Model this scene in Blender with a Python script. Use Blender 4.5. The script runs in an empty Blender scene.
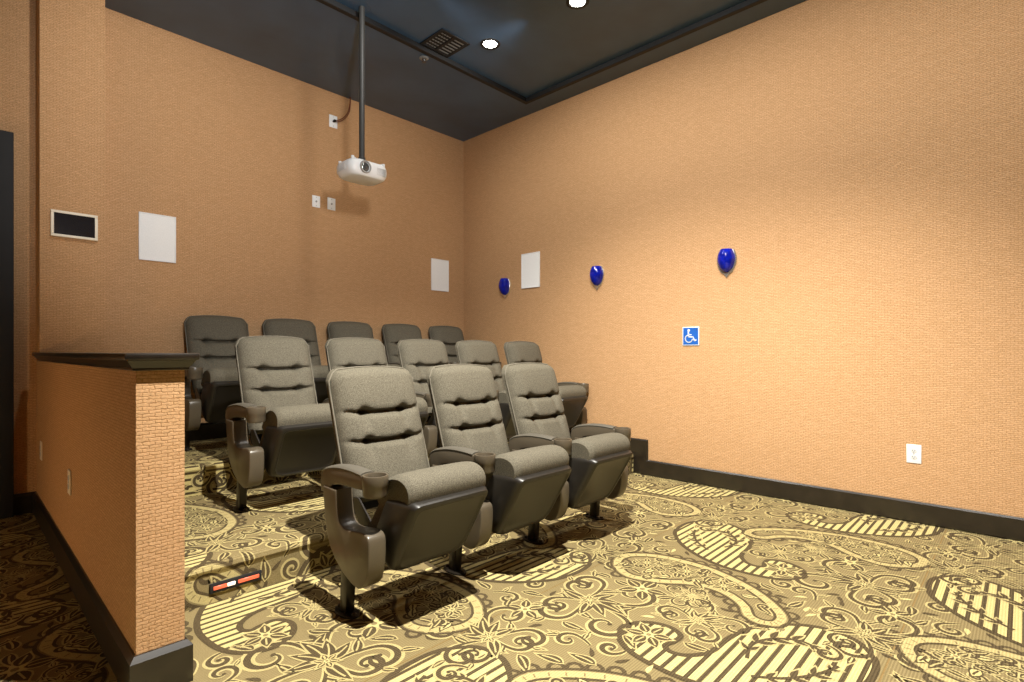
import bpy, bmesh, math, random
from mathutils import Vector, Matrix
from mathutils.geometry import tessellate_polygon
PI = math.pi
scene = bpy.context.scene
COL = scene.collection

# ------------------------------------------------------------------ sizes
XR, YB, ZC, ZT = 4.29, 4.92, 3.65, 3.69          # right wall, back wall, ceiling, tray
XL, YF = -1.7, -2.6                               # far wall of the passage, wall behind the camera
ZA, ZB = 0.178, 0.372                             # heights of the two seating tiers
Y1, Y2 = 2.57, 3.84                               # fronts of the two tiers
HX0, HX1, HY0 = 0.402, 0.538, 2.03                  # half wall
PX1, PY0 = 0.752, 4.72                            # pilaster

# ------------------------------------------------------------------ materials
def nodes(name):
    m = bpy.data.materials.new(name); m.use_nodes = True
    nt = m.node_tree; b = nt.nodes['Principled BSDF']
    return m, nt, b
def N(nt, t, **kw):
    n = nt.nodes.new(t)
    for k, v in kw.items():
        if hasattr(n, k): setattr(n, k, v)
        else: n.inputs[k].default_value = v
    return n
def plain(name, col, rough=0.5, metal=0.0, spec=0.5, noise=0.0, nscale=60, bump=0.0, coat=0.0, emit=None, estr=0, stretch=None):
    m, nt, b = nodes(name)
    b.inputs['Roughness'].default_value = rough
    b.inputs['Metallic'].default_value = metal
    b.inputs['Specular IOR Level'].default_value = spec
    b.inputs['Coat Weight'].default_value = coat
    b.inputs['Base Color'].default_value = (*col, 1)
    if emit:
        b.inputs['Emission Color'].default_value = (*emit, 1)
        b.inputs['Emission Strength'].default_value = estr
    if noise or bump:
        tc = N(nt, 'ShaderNodeTexCoord'); no = N(nt, 'ShaderNodeTexNoise')
        no.inputs['Scale'].default_value = nscale; no.inputs['Detail'].default_value = 3
        src = tc.outputs['Object']
        if stretch:
            mp = N(nt, 'ShaderNodeMapping'); mp.inputs['Scale'].default_value = stretch
            nt.links.new(src, mp.inputs['Vector']); src = mp.outputs['Vector']
        nt.links.new(src, no.inputs['Vector'])
        if noise:
            r = N(nt, 'ShaderNodeValToRGB')
            r.color_ramp.elements[0].position = 0.3; r.color_ramp.elements[1].position = 0.7
            r.color_ramp.elements[0].color = (*[c*(1-noise) for c in col], 1)
            r.color_ramp.elements[1].color = (*[min(1, c*(1+noise)) for c in col], 1)
            nt.links.new(no.outputs['Fac'], r.inputs['Fac']); nt.links.new(r.outputs['Color'], b.inputs['Base Color'])
        if bump:
            bp = N(nt, 'ShaderNodeBump'); bp.inputs['Strength'].default_value = bump; bp.inputs['Distance'].default_value = 0.002
            nt.links.new(no.outputs['Fac'], bp.inputs['Height']); nt.links.new(bp.outputs['Normal'], b.inputs['Normal'])
    return m

def wall_material():
    m, nt, b = nodes('woven_wallcovering'); L = nt.links.new
    g = N(nt, 'ShaderNodeNewGeometry'); sp = N(nt, 'ShaderNodeSeparateXYZ'); sn = N(nt, 'ShaderNodeSeparateXYZ')
    L(g.outputs['Position'], sp.inputs[0]); L(g.outputs['True Normal'], sn.inputs[0])
    ab = N(nt, 'ShaderNodeMath', operation='ABSOLUTE'); L(sn.outputs['X'], ab.inputs[0])
    gt = N(nt, 'ShaderNodeMath', operation='GREATER_THAN'); L(ab.outputs[0], gt.inputs[0]); gt.inputs[1].default_value = 0.5
    mx = N(nt, 'ShaderNodeMix', data_type='FLOAT'); L(gt.outputs[0], mx.inputs[0]); L(sp.outputs['X'], mx.inputs[2]); L(sp.outputs['Y'], mx.inputs[3])
    cb = N(nt, 'ShaderNodeCombineXYZ'); L(mx.outputs[0], cb.inputs[0]); L(sp.outputs['Z'], cb.inputs[1])
    # slight waver of the threads
    wn = N(nt, 'ShaderNodeTexNoise'); wn.inputs['Scale'].default_value = 70; L(cb.outputs[0], wn.inputs['Vector'])
    ws = N(nt, 'ShaderNodeVectorMath', operation='SCALE'); ws.inputs['Scale'].default_value = 0.011; L(wn.outputs['Color'], ws.inputs[0])
    wa = N(nt, 'ShaderNodeVectorMath', operation='ADD'); L(cb.outputs[0], wa.inputs[0]); L(ws.outputs[0], wa.inputs[1])
    br = N(nt, 'ShaderNodeTexBrick'); L(wa.outputs[0], br.inputs['Vector'])
    br.inputs['Scale'].default_value = 1.0
    br.inputs['Brick Width'].default_value = 0.034; br.inputs['Row Height'].default_value = 0.0112
    br.inputs['Mortar Size'].default_value = 0.0019; br.inputs['Mortar Smooth'].default_value = 0.6
    br.inputs['Color1'].default_value = (0.580, 0.350, 0.180, 1)
    br.inputs['Color2'].default_value = (0.515, 0.308, 0.150, 1)
    br.inputs['Mortar'].default_value = (0.390, 0.215, 0.096, 1)
    n2 = N(nt, 'ShaderNodeTexNoise'); n2.inputs['Scale'].default_value = 130; n2.inputs['Detail'].default_value = 4; L(cb.outputs[0], n2.inputs['Vector'])
    rp = N(nt, 'ShaderNodeMapRange'); L(n2.outputs['Fac'], rp.inputs['Value'])
    rp.inputs['From Min'].default_value = .3; rp.inputs['From Max'].default_value = .7
    rp.inputs['To Min'].default_value = .80; rp.inputs['To Max'].default_value = 1.16
    hs = N(nt, 'ShaderNodeHueSaturation'); L(br.outputs['Color'], hs.inputs['Color']); L(rp.outputs['Result'], hs.inputs['Value'])
    L(hs.outputs['Color'], b.inputs['Base Color'])
    bp = N(nt, 'ShaderNodeBump'); bp.inputs['Strength'].default_value = 0.5; bp.inputs['Distance'].default_value = 0.0015
    iv = N(nt, 'ShaderNodeMath', operation='SUBTRACT'); iv.inputs[0].default_value = 1; L(br.outputs['Fac'], iv.inputs[1])
    L(iv.outputs[0], bp.inputs['Height']); L(bp.outputs['Normal'], b.inputs['Normal'])
    b.inputs['Roughness'].default_value = 0.75; b.inputs['Specular IOR Level'].default_value = 0.25
    return m

def carpet(name, c0, c1, scale=420):
    m, nt, b = nodes(name); L = nt.links.new
    tc = N(nt, 'ShaderNodeNewGeometry'); no = N(nt, 'ShaderNodeTexNoise')
    no.inputs['Scale'].default_value = scale; no.inputs['Detail'].default_value = 2; L(tc.outputs['Position'], no.inputs['Vector'])
    wv = N(nt, 'ShaderNodeTexWave', wave_type='BANDS', bands_direction='Y'); L(tc.outputs['Position'], wv.inputs['Vector'])
    wv.inputs['Scale'].default_value = 32; wv.inputs['Distortion'].default_value = 1.2; wv.inputs['Detail Scale'].default_value = 6
    ad = N(nt, 'ShaderNodeMath', operation='MULTIPLY_ADD'); L(wv.outputs['Fac'], ad.inputs[0]); ad.inputs[1].default_value = 0.22; L(no.outputs['Fac'], ad.inputs[2])
    r = N(nt, 'ShaderNodeValToRGB'); r.color_ramp.elements[0].position = 0.38; r.color_ramp.elements[1].position = 0.82
    r.color_ramp.elements[0].color = (*c0, 1); r.color_ramp.elements[1].color = (*c1, 1)
    L(ad.outputs[0], r.inputs['Fac']); L(r.outputs['Color'], b.inputs['Base Color'])
    b.inputs['Roughness'].default_value = 0.95; b.inputs['Specular IOR Level'].default_value = 0.1
    bp = N(nt, 'ShaderNodeBump'); bp.inputs['Strength'].default_value = 0.6; bp.inputs['Distance'].default_value = 0.003
    L(no.outputs['Fac'], bp.inputs['Height']); L(bp.outputs['Normal'], b.inputs['Normal'])
    return m

M = dict(
    wall=wall_material(),
    ceil=plain('navy_ceiling_paint', (0.044, 0.090, 0.158), 0.32, noise=0.2, nscale=2.0),
    ceil_trim=plain('black_ceiling_edge', (0.006, 0.007, 0.008), 0.6),
    base=plain('espresso_baseboard', (0.013, 0.0095, 0.0065), 0.30, noise=0.3, nscale=14, spec=0.8),
    c_tan=carpet('carpet_tan_ground', (0.140, 0.106, 0.046), (0.310, 0.244, 0.118)),
    c_dark=carpet('carpet_olive_brown', (0.040, 0.029, 0.014), (0.125, 0.092, 0.048)),
    c_light=carpet('carpet_pale_yellow', (0.420, 0.340, 0.130), (0.640, 0.550, 0.260)),
    c_mid=carpet('carpet_straw', (0.320, 0.255, 0.105), (0.560, 0.465, 0.215)),
    c_seam=carpet('carpet_seam', (0.16, 0.11, 0.04), (0.3, 0.2, 0.08)),
    fabric=plain('taupe_seat_fabric', (0.118, 0.106, 0.078), 0.9, spec=0.2, noise=0.42, nscale=240, bump=0.6),
    piping=plain('taupe_piping', (0.150, 0.135, 0.102), 0.7, spec=0.3),
    vinyl=plain('taupe_arm_vinyl', (0.085, 0.076, 0.058), 0.6, noise=0.15, nscale=200),
    plastic=plain('charcoal_plastic', (0.017, 0.0145, 0.0115), 0.40, spec=0.55, noise=0.12, nscale=400),
    panel=plain('umber_plastic', (0.092, 0.074, 0.050), 0.32, spec=0.6, noise=0.1, nscale=300),
    steel=plain('black_steel', (0.022, 0.018, 0.014), 0.30, metal=0.4),
    rubber=plain('matte_black', (0.008, 0.008, 0.008), 0.8),
    white=plain('white_plastic', (0.82, 0.84, 0.85), 0.40, noise=0.02, nscale=20),
    grille=plain('white_speaker_cloth', (0.86, 0.88, 0.88), 0.75, noise=0.06, nscale=300),
    white2=plain('ivory_plastic', (0.82, 0.76, 0.62), 0.45),
    grey=plain('grey_plastic', (0.34, 0.34, 0.33), 0.35, noise=0.03, nscale=20),
    dgrey=plain('dark_grey_plastic', (0.07, 0.07, 0.07), 0.3),
    glass=plain('black_screen_glass', (0.010, 0.011, 0.014), 0.12, coat=0.5, noise=0.2, nscale=30),
    lens=plain('lens_glass', (0.12, 0.13, 0.13), 0.05, metal=0.5, coat=1.0),
    pole=plain('gunmetal_tube', (0.045, 0.046, 0.044), 0.5),
    copper=plain('red_brown_cable', (0.13, 0.030, 0.010), 0.5),
    blue=plain('cobalt_blown_glass', (0.006, 0.018, 0.50), 0.10, coat=1.0, noise=0.35, nscale=18),
    chrome=plain('brushed_nickel', (0.70, 0.68, 0.64), 0.25, metal=0.9),
    sblue=plain('sign_blue', (0.012, 0.10, 0.42), 0.4, noise=0.05, nscale=30),
    swhite=plain('sign_white', (0.66, 0.72, 0.80), 0.4),
    door=plain('black_door_paint', (0.008, 0.008, 0.009), 0.7, noise=0.2, nscale=5),
    lamp=plain('lit_lamp_lens', (1, 1, 1), 0.4, emit=(1.0, 0.96, 0.86), estr=45),
    led_red=plain('red_step_lens', (0.75, 0.10, 0.04), 0.35, emit=(1.0, 0.20, 0.10), estr=0.5),
    led_white=plain('white_step_lens', (0.9, 0.8, 0.7), 0.35, emit=(1.0, 0.80, 0.62), estr=0.9),
    louvre2=plain('light_grey_plastic', (0.62, 0.63, 0.63), 0.45),
    louvre=plain('pale_louvre_metal', (0.20, 0.21, 0.21), 0.4),
)

# ------------------------------------------------------------------ object helpers
def link(name, bm, mat, parent=None, smooth=40, loc=None):
    me = bpy.data.meshes.new(name)
    bmesh.ops.recalc_face_normals(bm, faces=bm.faces[:])
    bm.to_mesh(me); bm.free()
    for m in (mat if isinstance(mat, (list, tuple)) else [mat]): me.materials.append(m)
    if smooth:
        for p in me.polygons: p.use_smooth = True
        me.set_sharp_from_angle(angle=math.radians(smooth))
    o = bpy.data.objects.new(name, me); COL.objects.link(o)
    if parent: o.parent = parent
    if loc: o.location = loc
    return o
def tag(o, label, cat, group=None):
    o['label'] = label; o['category'] = cat
    if group: o['group'] = group
    return o
def thing(name, label, cat, loc, rz=0, group=None):
    o = bpy.data.objects.new(name, None); o.empty_display_size = 0.1; COL.objects.link(o)
    o.location = loc; o.rotation_euler = (0, 0, rz)
    return tag(o, label, cat, group)
def struct(name, bm, mat, smooth=30):
    o = link(name, bm, mat, None, smooth); o['kind'] = 'structure'; return o

def bevel_sharp(bm, w, seg=2, ang=35, edges=None):
    es = [e for e in (edges or bm.edges) if len(e.link_faces) == 2 and e.calc_face_angle(0) > math.radians(ang)]
    if es: bmesh.ops.bevel(bm, geom=es, offset=w, segments=seg, profile=0.5, affect='EDGES', clamp_overlap=True)
def add_box(bm, x0, x1, y0, y1, z0, z1, bev=0, seg=2):
    t = bmesh.new()
    r = bmesh.ops.create_cube(t, size=1)
    for v in t.verts: v.co = Vector(((x0+x1)/2+v.co.x*(x1-x0), (y0+y1)/2+v.co.y*(y1-y0), (z0+z1)/2+v.co.z*(z1-z0)))
    if bev: bevel_sharp(t, bev, seg)
    merge(bm, t)
def merge(bm, t, mtx=None):
    if mtx is not None: bmesh.ops.transform(t, matrix=mtx, verts=t.verts)
    me = bpy.data.meshes.new('tmp'); t.to_mesh(me); t.free(); bm.from_mesh(me); bpy.data.meshes.remove(me)
def add_prism(bm, pts, axis, a, b, bev=0, seg=2, ang=35):
    """pts in the plane across `axis`; x: (y,z)  y: (x,z)  z: (x,y)"""
    t = bmesh.new()
    def P(p, d):
        if axis == 'x': return (d, p[0], p[1])
        if axis == 'y': return (p[0], d, p[1])
        return (p[0], p[1], d)
    A = [t.verts.new(P(p, a)) for p in pts]; B = [t.verts.new(P(p, b)) for p in pts]
    n = len(pts)
    t.faces.new(A); t.faces.new(B[::-1])
    for i in range(n): t.faces.new((A[i], B[i], B[(i+1) % n], A[(i+1) % n]))
    bmesh.ops.recalc_face_normals(t, faces=t.faces[:])
    if bev:
        es = [e for e in t.edges if len(e.link_faces) == 2 and any(len(f.verts) == n for f in e.link_faces)] if n > 4 else t.edges[:]
        bmesh.ops.bevel(t, geom=es, offset=bev, segments=seg, profile=0.5, affect='EDGES', clamp_overlap=True)
    merge(bm, t)
def add_tube(bm, pts, r, seg=12, cap=True):
    rings = []
    P = [Vector(p) for p in pts]
    for i, p in enumerate(P):
        d = (P[min(i+1, len(P)-1)]-P[max(i-1, 0)]).normalized()
        u = d.cross(Vector((0, 0, 1)))
        if u.length < 1e-3: u = d.cross(Vector((0, 1, 0)))
        u.normalize(); v = d.cross(u)
        rr = r[i] if isinstance(r, (list, tuple)) else r
        rings.append([bm.verts.new(p+u*math.cos(2*PI*k/seg)*rr+v*math.sin(2*PI*k/seg)*rr) for k in range(seg)])
    for a, b in zip(rings, rings[1:]):
        for k in range(seg): bm.faces.new((a[k], a[(k+1) % seg], b[(k+1) % seg], b[k]))
    if cap: bm.faces.new(rings[0][::-1]); bm.faces.new(rings[-1])
def add_lathe(bm, prof, center=(0, 0, 0), axis='z', seg=24, a0=0, a1=2*PI, cap=True):
    full = abs(a1-a0-2*PI) < 1e-6
    n = seg if full else seg+1
    rings = []
    c = Vector(center)
    for r, h in prof:
        ring = []
        for k in range(n):
            a = a0+(a1-a0)*k/seg
            x, y = r*math.cos(a), r*math.sin(a)
            q = {'z': (x, y, h), 'y': (x, h, y), 'x': (h, x, y)}[axis]
            ring.append(bm.verts.new(c+Vector(q)))
        rings.append(ring)
    for A, B in zip(rings, rings[1:]):
        for k in range(n if full else n-1): bm.faces.new((A[k], A[(k+1) % n], B[(k+1) % n], B[k]))
    if cap and full:
        for R, rev in ((rings[0], True), (rings[-1], False)):
            bm.faces.new(R[::-1] if rev else R)
def smooth_loop(pts, per=6, closed=True):
    n = len(pts); out = []
    rng = range(n) if closed else range(n-1)
    for i in rng:
        if closed: p0, p1, p2, p3 = pts[(i-1) % n], pts[i], pts[(i+1) % n], pts[(i+2) % n]
        else: p0, p1, p2, p3 = pts[max(i-1, 0)], pts[i], pts[i+1], pts[min(i+2, n-1)]
        for k in range(per):
            t = k/per
            out.append(tuple(0.5*((2*p1[j])+(-p0[j]+p2[j])*t+(2*p0[j]-5*p1[j]+4*p2[j]-p3[j])*t*t+(-p0[j]+3*p1[j]-3*p2[j]+p3[j])*t**3) for j in range(len(p1))))
    if not closed: out.append(tuple(pts[-1]))
    return out

# ================================================================== carpet pattern (one repeat = 2.06 x 1.24 m)
TX, TY = 2.06, 1.24
TAN, DARK, LIGHT, SEAM, MID = 0, 1, 2, 3, 4
PAT = []                                    # (layer, colour, [pts])
rnd = random.Random(11)
def poly(layer, col, pts): PAT.append((layer, col, pts))
def ribbon(layer, col, pts, w, per=4, closed=False, taper=None):
    P = smooth_loop(pts, per, closed) if per > 1 else pts
    n = len(P); L = []; R = []
    for i in range(n):
        a = P[(i-1) % n] if closed else P[max(i-1, 0)]; b = P[(i+1) % n] if closed else P[min(i+1, n-1)]
        dx, dy = b[0]-a[0], b[1]-a[1]; l = math.hypot(dx, dy) or 1
        t = i/(n-1); ww = w*(taper(t) if taper else 1)/2
        L.append((P[i][0]-dy/l*ww, P[i][1]+dx/l*ww)); R.append((P[i][0]+dy/l*ww, P[i][1]-dx/l*ww))
    for i in range(n if closed else n-1):
        j = (i+1) % n
        poly(layer, col, [L[i], R[i], R[j], L[j]])
def inside(p, Q):
    c = False; n = len(Q)
    for i in range(n):
        a, b = Q[i], Q[i-1]
        if (a[1] > p[1]) != (b[1] > p[1]) and p[0] < (b[0]-a[0])*(p[1]-a[1])/(b[1]-a[1])+a[0]: c = not c
    return c
def dist(p, Q): return min(math.hypot(p[0]-q[0], p[1]-q[1]) for q in Q)
def clip_half(P, axis, v, keep_greater):
    out = []; n = len(P)
    for i in range(n):
        a, b = P[i], P[(i+1) % n]
        da, db = a[axis]-v, b[axis]-v
        if not keep_greater: da, db = -da, -db
        if da >= 0: out.append(a)
        if (da >= 0) != (db >= 0):
            t = da/(da-db); out.append(tuple(a[j]+(b[j]-a[j])*t for j in range(2)))
    return out
def leaf(x, y, ang, L, W, col=DARK, halo=True, bend=0.25, vein=True, lay=2):
    ca, sa = math.cos(ang), math.sin(ang)
    def T(u, v): return (x+u*ca-v*sa, y+u*sa+v*ca)
    def shape(g):
        up = [(-g, 0)]; dn = []
        for k in range(1, 8):
            t = k/8; o = bend*L*t*t; h = math.sin(PI*t**0.8)*W/2+g
            up.append((L*t, o+h)); dn.append((L*t, o-h))
        return [T(u, v) for u, v in up+[(L+g*2.2, bend*L)]+dn[::-1]]
    if halo: poly(lay, MID if col == DARK else DARK, shape(0.007))
    poly(lay+1, col, shape(0))
    if vein: ribbon(lay+2, MID if col == DARK else DARK, [T(L*t, bend*L*t*t) for t in (0.12, .35, .6, .8)], 0.007, 2)
def curl(x, y, ang, R, flip=1, turns=1.15, w=0.02, stem=1.4, lay=2, halo=True, leaves=True):
    ca, sa = math.cos(ang), math.sin(ang)
    def T(u, v): return (x+u*ca-v*flip*sa, y+u*sa+v*flip*ca)
    pts = [(0, 0), (stem*R*0.5, -0.12*R)]
    cx, cy = stem*R, R*0.75
    n = int(14*turns)
    for k in range(n+1):
        t = k/n; a = -PI/2+2*PI*turns*t; r = R*0.85*(1-0.80*t)
        pts.append((cx+r*math.cos(a), cy+r*math.sin(a)))
    W = [T(*p) for p in pts]
    tp = lambda t: 0.55+0.75*math.sin(PI*min(1, t*1.15))
    if halo: ribbon(lay, MID, W, w*2.1, 2, taper=tp)
    ribbon(lay+1, DARK, W, w, 2, taper=tp)
    poly(lay+1, DARK, [(W[-1][0]+w*0.55*math.cos(2*PI*k/8), W[-1][1]+w*0.55*math.sin(2*PI*k/8)) for k in range(8)])
    if leaves:
        p = T(stem*R*0.55, -0.1*R); leaf(p[0], p[1], ang-flip*0.9, R*1.0, R*0.36, lay=lay, bend=-0.25*flip)
        p = T(cx+R*0.8, cy); leaf(p[0], p[1], ang+flip*0.1, R*0.75, R*0.30, lay=lay, bend=0.3*flip)
def flower(x, y, r, n=6, a0=0.3, lay=3):
    for k in range(n):
        a = a0+2*PI*k/n
        leaf(x+0.2*r*math.cos(a), y+0.2*r*math.sin(a), a, r*0.85, r*0.46, DARK, True, 0.0, True, lay)
    poly(lay+2, LIGHT, [(x+(.42 if k % 2 else .20)*r*math.cos(a0+PI*k/n), y+(.42 if k % 2 else .20)*r*math.sin(a0+PI*k/n)) for k in range(2*n)])
    poly(lay+3, TAN, [(x+r*0.12*math.cos(2*PI*k/8), y+r*0.12*math.sin(2*PI*k/8)) for k in range(8)])
def feather(pts, W, lay=4, n=7):
    """a curved stem with side lobes, dark on light"""
    P = smooth_loop(pts, 6, False); m = len(P)
    ribbon(lay+1, DARK, pts, 0.014, 4)
    for k in range(1, n):
        i = int(m*k/n); a = math.atan2(P[min(i+1, m-1)][1]-P[i-1][1], P[min(i+1, m-1)][0]-P[i-1][0])
        s = W*math.sin(PI*(k+0.6)/(n+0.6))
        leaf(P[i][0], P[i][1], a+0.85, s, s*0.34, DARK, True, -0.2, False, lay)
        leaf(P[i][0], P[i][1], a-0.85, s, s*0.34, DARK, True, 0.2, False, lay)
OUT_P = [(2.73, 1.03), (2.75, .90), (2.81, .81), (2.90, .78), (2.98, .83), (3.01, .91), (2.98, .975), (2.92, .975), (2.875, .965), (2.848, 1.0), (2.87, 1.06), (2.95, 1.11), (3.08, 1.12), (3.22, 1.15), (3.34, 1.23), (3.42, 1.35), (3.41, 1.47), (3.31, 1.55), (3.18, 1.565), (3.05, 1.54), (2.93, 1.46), (2.84, 1.36), (2.77, 1.24), (2.735, 1.13)]
OUT_B = [(2.27, 1.40), (2.33, 1.52), (2.44, 1.585), (2.56, 1.56), (2.65, 1.44), (2.68, 1.28), (2.67, 1.12), (2.60, .93), (2.50, .79), (2.39, .70), (2.29, .70), (2.245, .77), (2.27, .85), (2.36, .91), (2.42, 1.02), (2.40, 1.14), (2.32, 1.25)]
def striped_paisley():
    Q = smooth_loop(OUT_P, 4)
    poly(1, DARK, Q)
    ribbon(1, DARK, OUT_P, 0.030, 4, True)
    # inner pale outline broken by dashes
    y = 0.775; k = 0
    while y < 1.57:
        s = clip_half(clip_half(Q, 1, y, True), 1, y+0.027, False)
        if len(s) > 2: poly(2, LIGHT, s)
        y += 0.043
    ribbon(3, DARK, OUT_P, 0.020, 4, True)
    flower(2.90, 0.885, 0.085, 6, 0.2, 4)
    feather([(3.0, 1.22), (3.10, 1.20), (3.20, 1.24), (3.26, 1.33), (3.22, 1.42)], 0.075, 4, 6)
    feather([(2.90, 1.27), (2.97, 1.36), (3.07, 1.43), (3.17, 1.47)], 0.065, 4, 5)
    curl(3.30, 1.40, 2.2, 0.055, 1, 1.1, 0.014, 1.0, 4, True, False)
    # short hooks outside the outline
    for x, y, a, f in ((2.99, 1.50, 2.4, 1), (3.36, 1.24, -0.6, -1), (2.74, 0.88, 3.6, 1)):
        curl(x, y, a, 0.05, f, 1.0, 0.016, 0.8, 1, True, False)
def wreath_paisley():
    Q = smooth_loop(OUT_B, 5)
    cx = sum(q[0] for q in Q)/len(Q); cy = sum(q[1] for q in Q)/len(Q)
    n = len(Q); acc = 0; last = Q[-1]
    for i in range(n):
        a, b = Q[i-1], Q[(i+1) % n]
        acc += math.hypot(Q[i][0]-last[0], Q[i][1]-last[1]); last = Q[i]
        if acc > 0.062:
            acc = 0
            dx, dy = b[0]-a[0], b[1]-a[1]; l = math.hypot(dx, dy); nx, ny = -dy/l, dx/l
            if inside((Q[i][0]+nx*0.01, Q[i][1]+ny*0.01), Q): nx, ny = -nx, -ny
            c = (Q[i][0]+nx*0.008, Q[i][1]+ny*0.008)
            poly(1, DARK, [(c[0]+0.037*math.cos(2*PI*k/10), c[1]+0.037*math.sin(2*PI*k/10)) for k in range(10)])
            poly(2, TAN, [(c[0]+0.020*math.cos(2*PI*k/8), c[1]+0.020*math.sin(2*PI*k/8)) for k in range(8)])
    poly(2, TAN, Q); ribbon(3, DARK, OUT_B, 0.013, 5, True)
    def shrink(f): # inner offset by normals
        o = []
        for i in range(n):
            a, b = Q[i-1], Q[(i+1) % n]
            dx, dy = b[0]-a[0], b[1]-a[1]; l = math.hypot(dx, dy) or 1; nx, ny = -dy/l, dx/l
            if not inside((Q[i][0]+nx*0.006, Q[i][1]+ny*0.006), Q): nx, ny = -nx, -ny
            o.append((Q[i][0]+nx*f, Q[i][1]+ny*f))
        return o
    ring = shrink(0.030)
    ribbon(4, MID, ring[::2], 0.036, 1, True)
    for i in range(0, n, 2):                # dashes across the pale band
        a, b = Q[i], ring[i]; dx, dy = b[0]-a[0], b[1]-a[1]; l = math.hypot(dx, dy) or 1; dx, dy = dx/l, dy/l
        ribbon(5, TAN, [(b[0]-dx*.009, b[1]-dy*.009), (b[0]+dx*.012, b[1]+dy*.012)], .006, 1)
    q2 = shrink(0.055)
    ribbon(4, DARK, q2[::2], 0.011, 1, True)
    # inside: leaf spray, pale blossoms
    for k in range(190):
        p = (rnd.uniform(2.25, 2.68), rnd.uniform(.7, 1.58))
        if inside(p, Q) and dist(p, Q) > 0.06:
            a = rnd.uniform(0, 6.28)
            if k % 2: leaf(p[0], p[1], a, rnd.uniform(.05, .09), 0.034, LIGHT if k % 4 == 1 else DARK, True, 0.3, True, 5)
            else: curl(p[0], p[1], a, rnd.uniform(.022, .034), rnd.choice((1, -1)), 1.1, 0.010, 1.0, 5, True, False)
    for p in ((2.50, 1.42), (2.54, 1.22), (2.50, 1.02)): flower(p[0], p[1], 0.058, 6, 0.5, 7)
def bouquet(x, y, ang, s):
    def T(u, v): return (x+(u*math.cos(ang)-v*math.sin(ang))*s, y+(u*math.sin(ang)+v*math.cos(ang))*s)
    def A(a): return ang+a
    for u, v, a, R, f in ((.1, .1, .35, .95, 1), (.1, -.1, -.35, .95, -1), (-.1, .2, 1.6, .75, 1), (-.1, -.2, -1.6, .75, -1), (-.2, .1, 2.7, .6, -1), (-.2, -.1, -2.7, .6, 1)):
        p = T(u, v); curl(p[0], p[1], A(a), R*s, f, 1.05, 0.15*s, 1.4, 2)
    for a, L in ((0, 1.3), (.5, 1.0), (-.5, 1.0), (3.14, 1.1), (1.2, .9), (-1.2, .9)):
        p = T(.1*math.cos(a), .1*math.sin(a)); leaf(p[0], p[1], A(a), L*s, .36*s, lay=4)
    flower(x, y, .34*s, 6, ang, 6)
def half_repeat():
    striped_paisley(); wreath_paisley()
    bouquet(2.98, 0.55, 1.4, 0.130)
    bouquet(2.46, 0.45, -1.2, 0.110)
    flower(3.24, 0.66, 0.11, 5, 0.1, 3); flower(2.72, 0.40, 0.085, 5, 0.6, 3)
    bouquet(3.14, 0.97, 0.4, 0.085)
    bouquet(2.30, 1.08, 2.2, 0.055)
half_repeat()
HALF = list(PAT)
GL = lambda p: (p[0]-1.03, 1.94-p[1])
PAT += [(l, c, [GL(p) for p in pts]) for l, c, pts in HALF]
# small sprigs in what is left over
BIG = []
for Q in (smooth_loop(OUT_P, 3), smooth_loop(OUT_B, 3)):
    for gl in (0, 1):
        G = [GL(p) for p in Q] if gl else Q
        for i in (-1, 0, 1):
            for j in (-1, 0, 1): BIG.append([(p[0]+i*TX, p[1]+j*TY) for p in G])
taken = []
for l, c, pts in PAT:
    if c == DARK and l >= 2:
        taken.append((sum(p[0] for p in pts)/len(pts), sum(p[1] for p in pts)/len(pts)))
TK = {}
def reg(p):
    for i in (-1, 0, 1):
        for j in (-1, 0, 1):
            q = (p[0]+i*TX, p[1]+j*TY); TK.setdefault((int(q[0]//0.1), int(q[1]//0.1)), []).append(q)
for p in taken: reg(p)
def free(p, r):
    kx, ky = int(p[0]//0.1), int(p[1]//0.1)
    for i in (-1, 0, 1):
        for j in (-1, 0, 1):
            for q in TK.get((kx+i, ky+j), ()):
                if math.hypot(p[0]-q[0], p[1]-q[1]) < r: return False
    return True
placed = 0
for k in range(2600):
    p = (1.6+rnd.random()*TX, .35+rnd.random()*TY)
    r = 0.085 if k < 900 else (0.055 if k < 1700 else 0.040)
    if not free(p, r) or any(inside(p, B) or dist(p, B) < r*0.75 for B in BIG if abs(B[0][0]-p[0]) < .9 and abs(B[0][1]-p[1]) < 1.0): continue
    a = rnd.choice((0.4, 1.2, 2.1, 3.6, 4.4, 5.4))+rnd.uniform(-.3, .3)
    n0 = len(PAT)
    if k < 900: curl(p[0]-r*.6*math.cos(a), p[1]-r*.6*math.sin(a), a, r*0.70, rnd.choice((1, -1)), 1.0, 0.014, 1.3, 2)
    elif k < 1700: leaf(p[0]-r*.6*math.cos(a), p[1]-r*.6*math.sin(a), a, r*1.9, r*0.7, DARK, True, rnd.choice((.3, -.3)), True, 2)
    else: leaf(p[0]-r*.6*math.cos(a), p[1]-r*.6*math.sin(a), a, r*1.5, r*0.5, rnd.choice((LIGHT, DARK)), False, rnd.choice((.3, -.3)), False, 2)
    for l, c, pts in PAT[n0:]: reg((sum(q[0] for q in pts)/len(pts), sum(q[1] for q in pts)/len(pts)))
# seams of the carpet panels
poly(1, SEAM, [(1.6, .348), (1.6+TX, .348), (1.6+TX, .354), (1.6, .354)])

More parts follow.
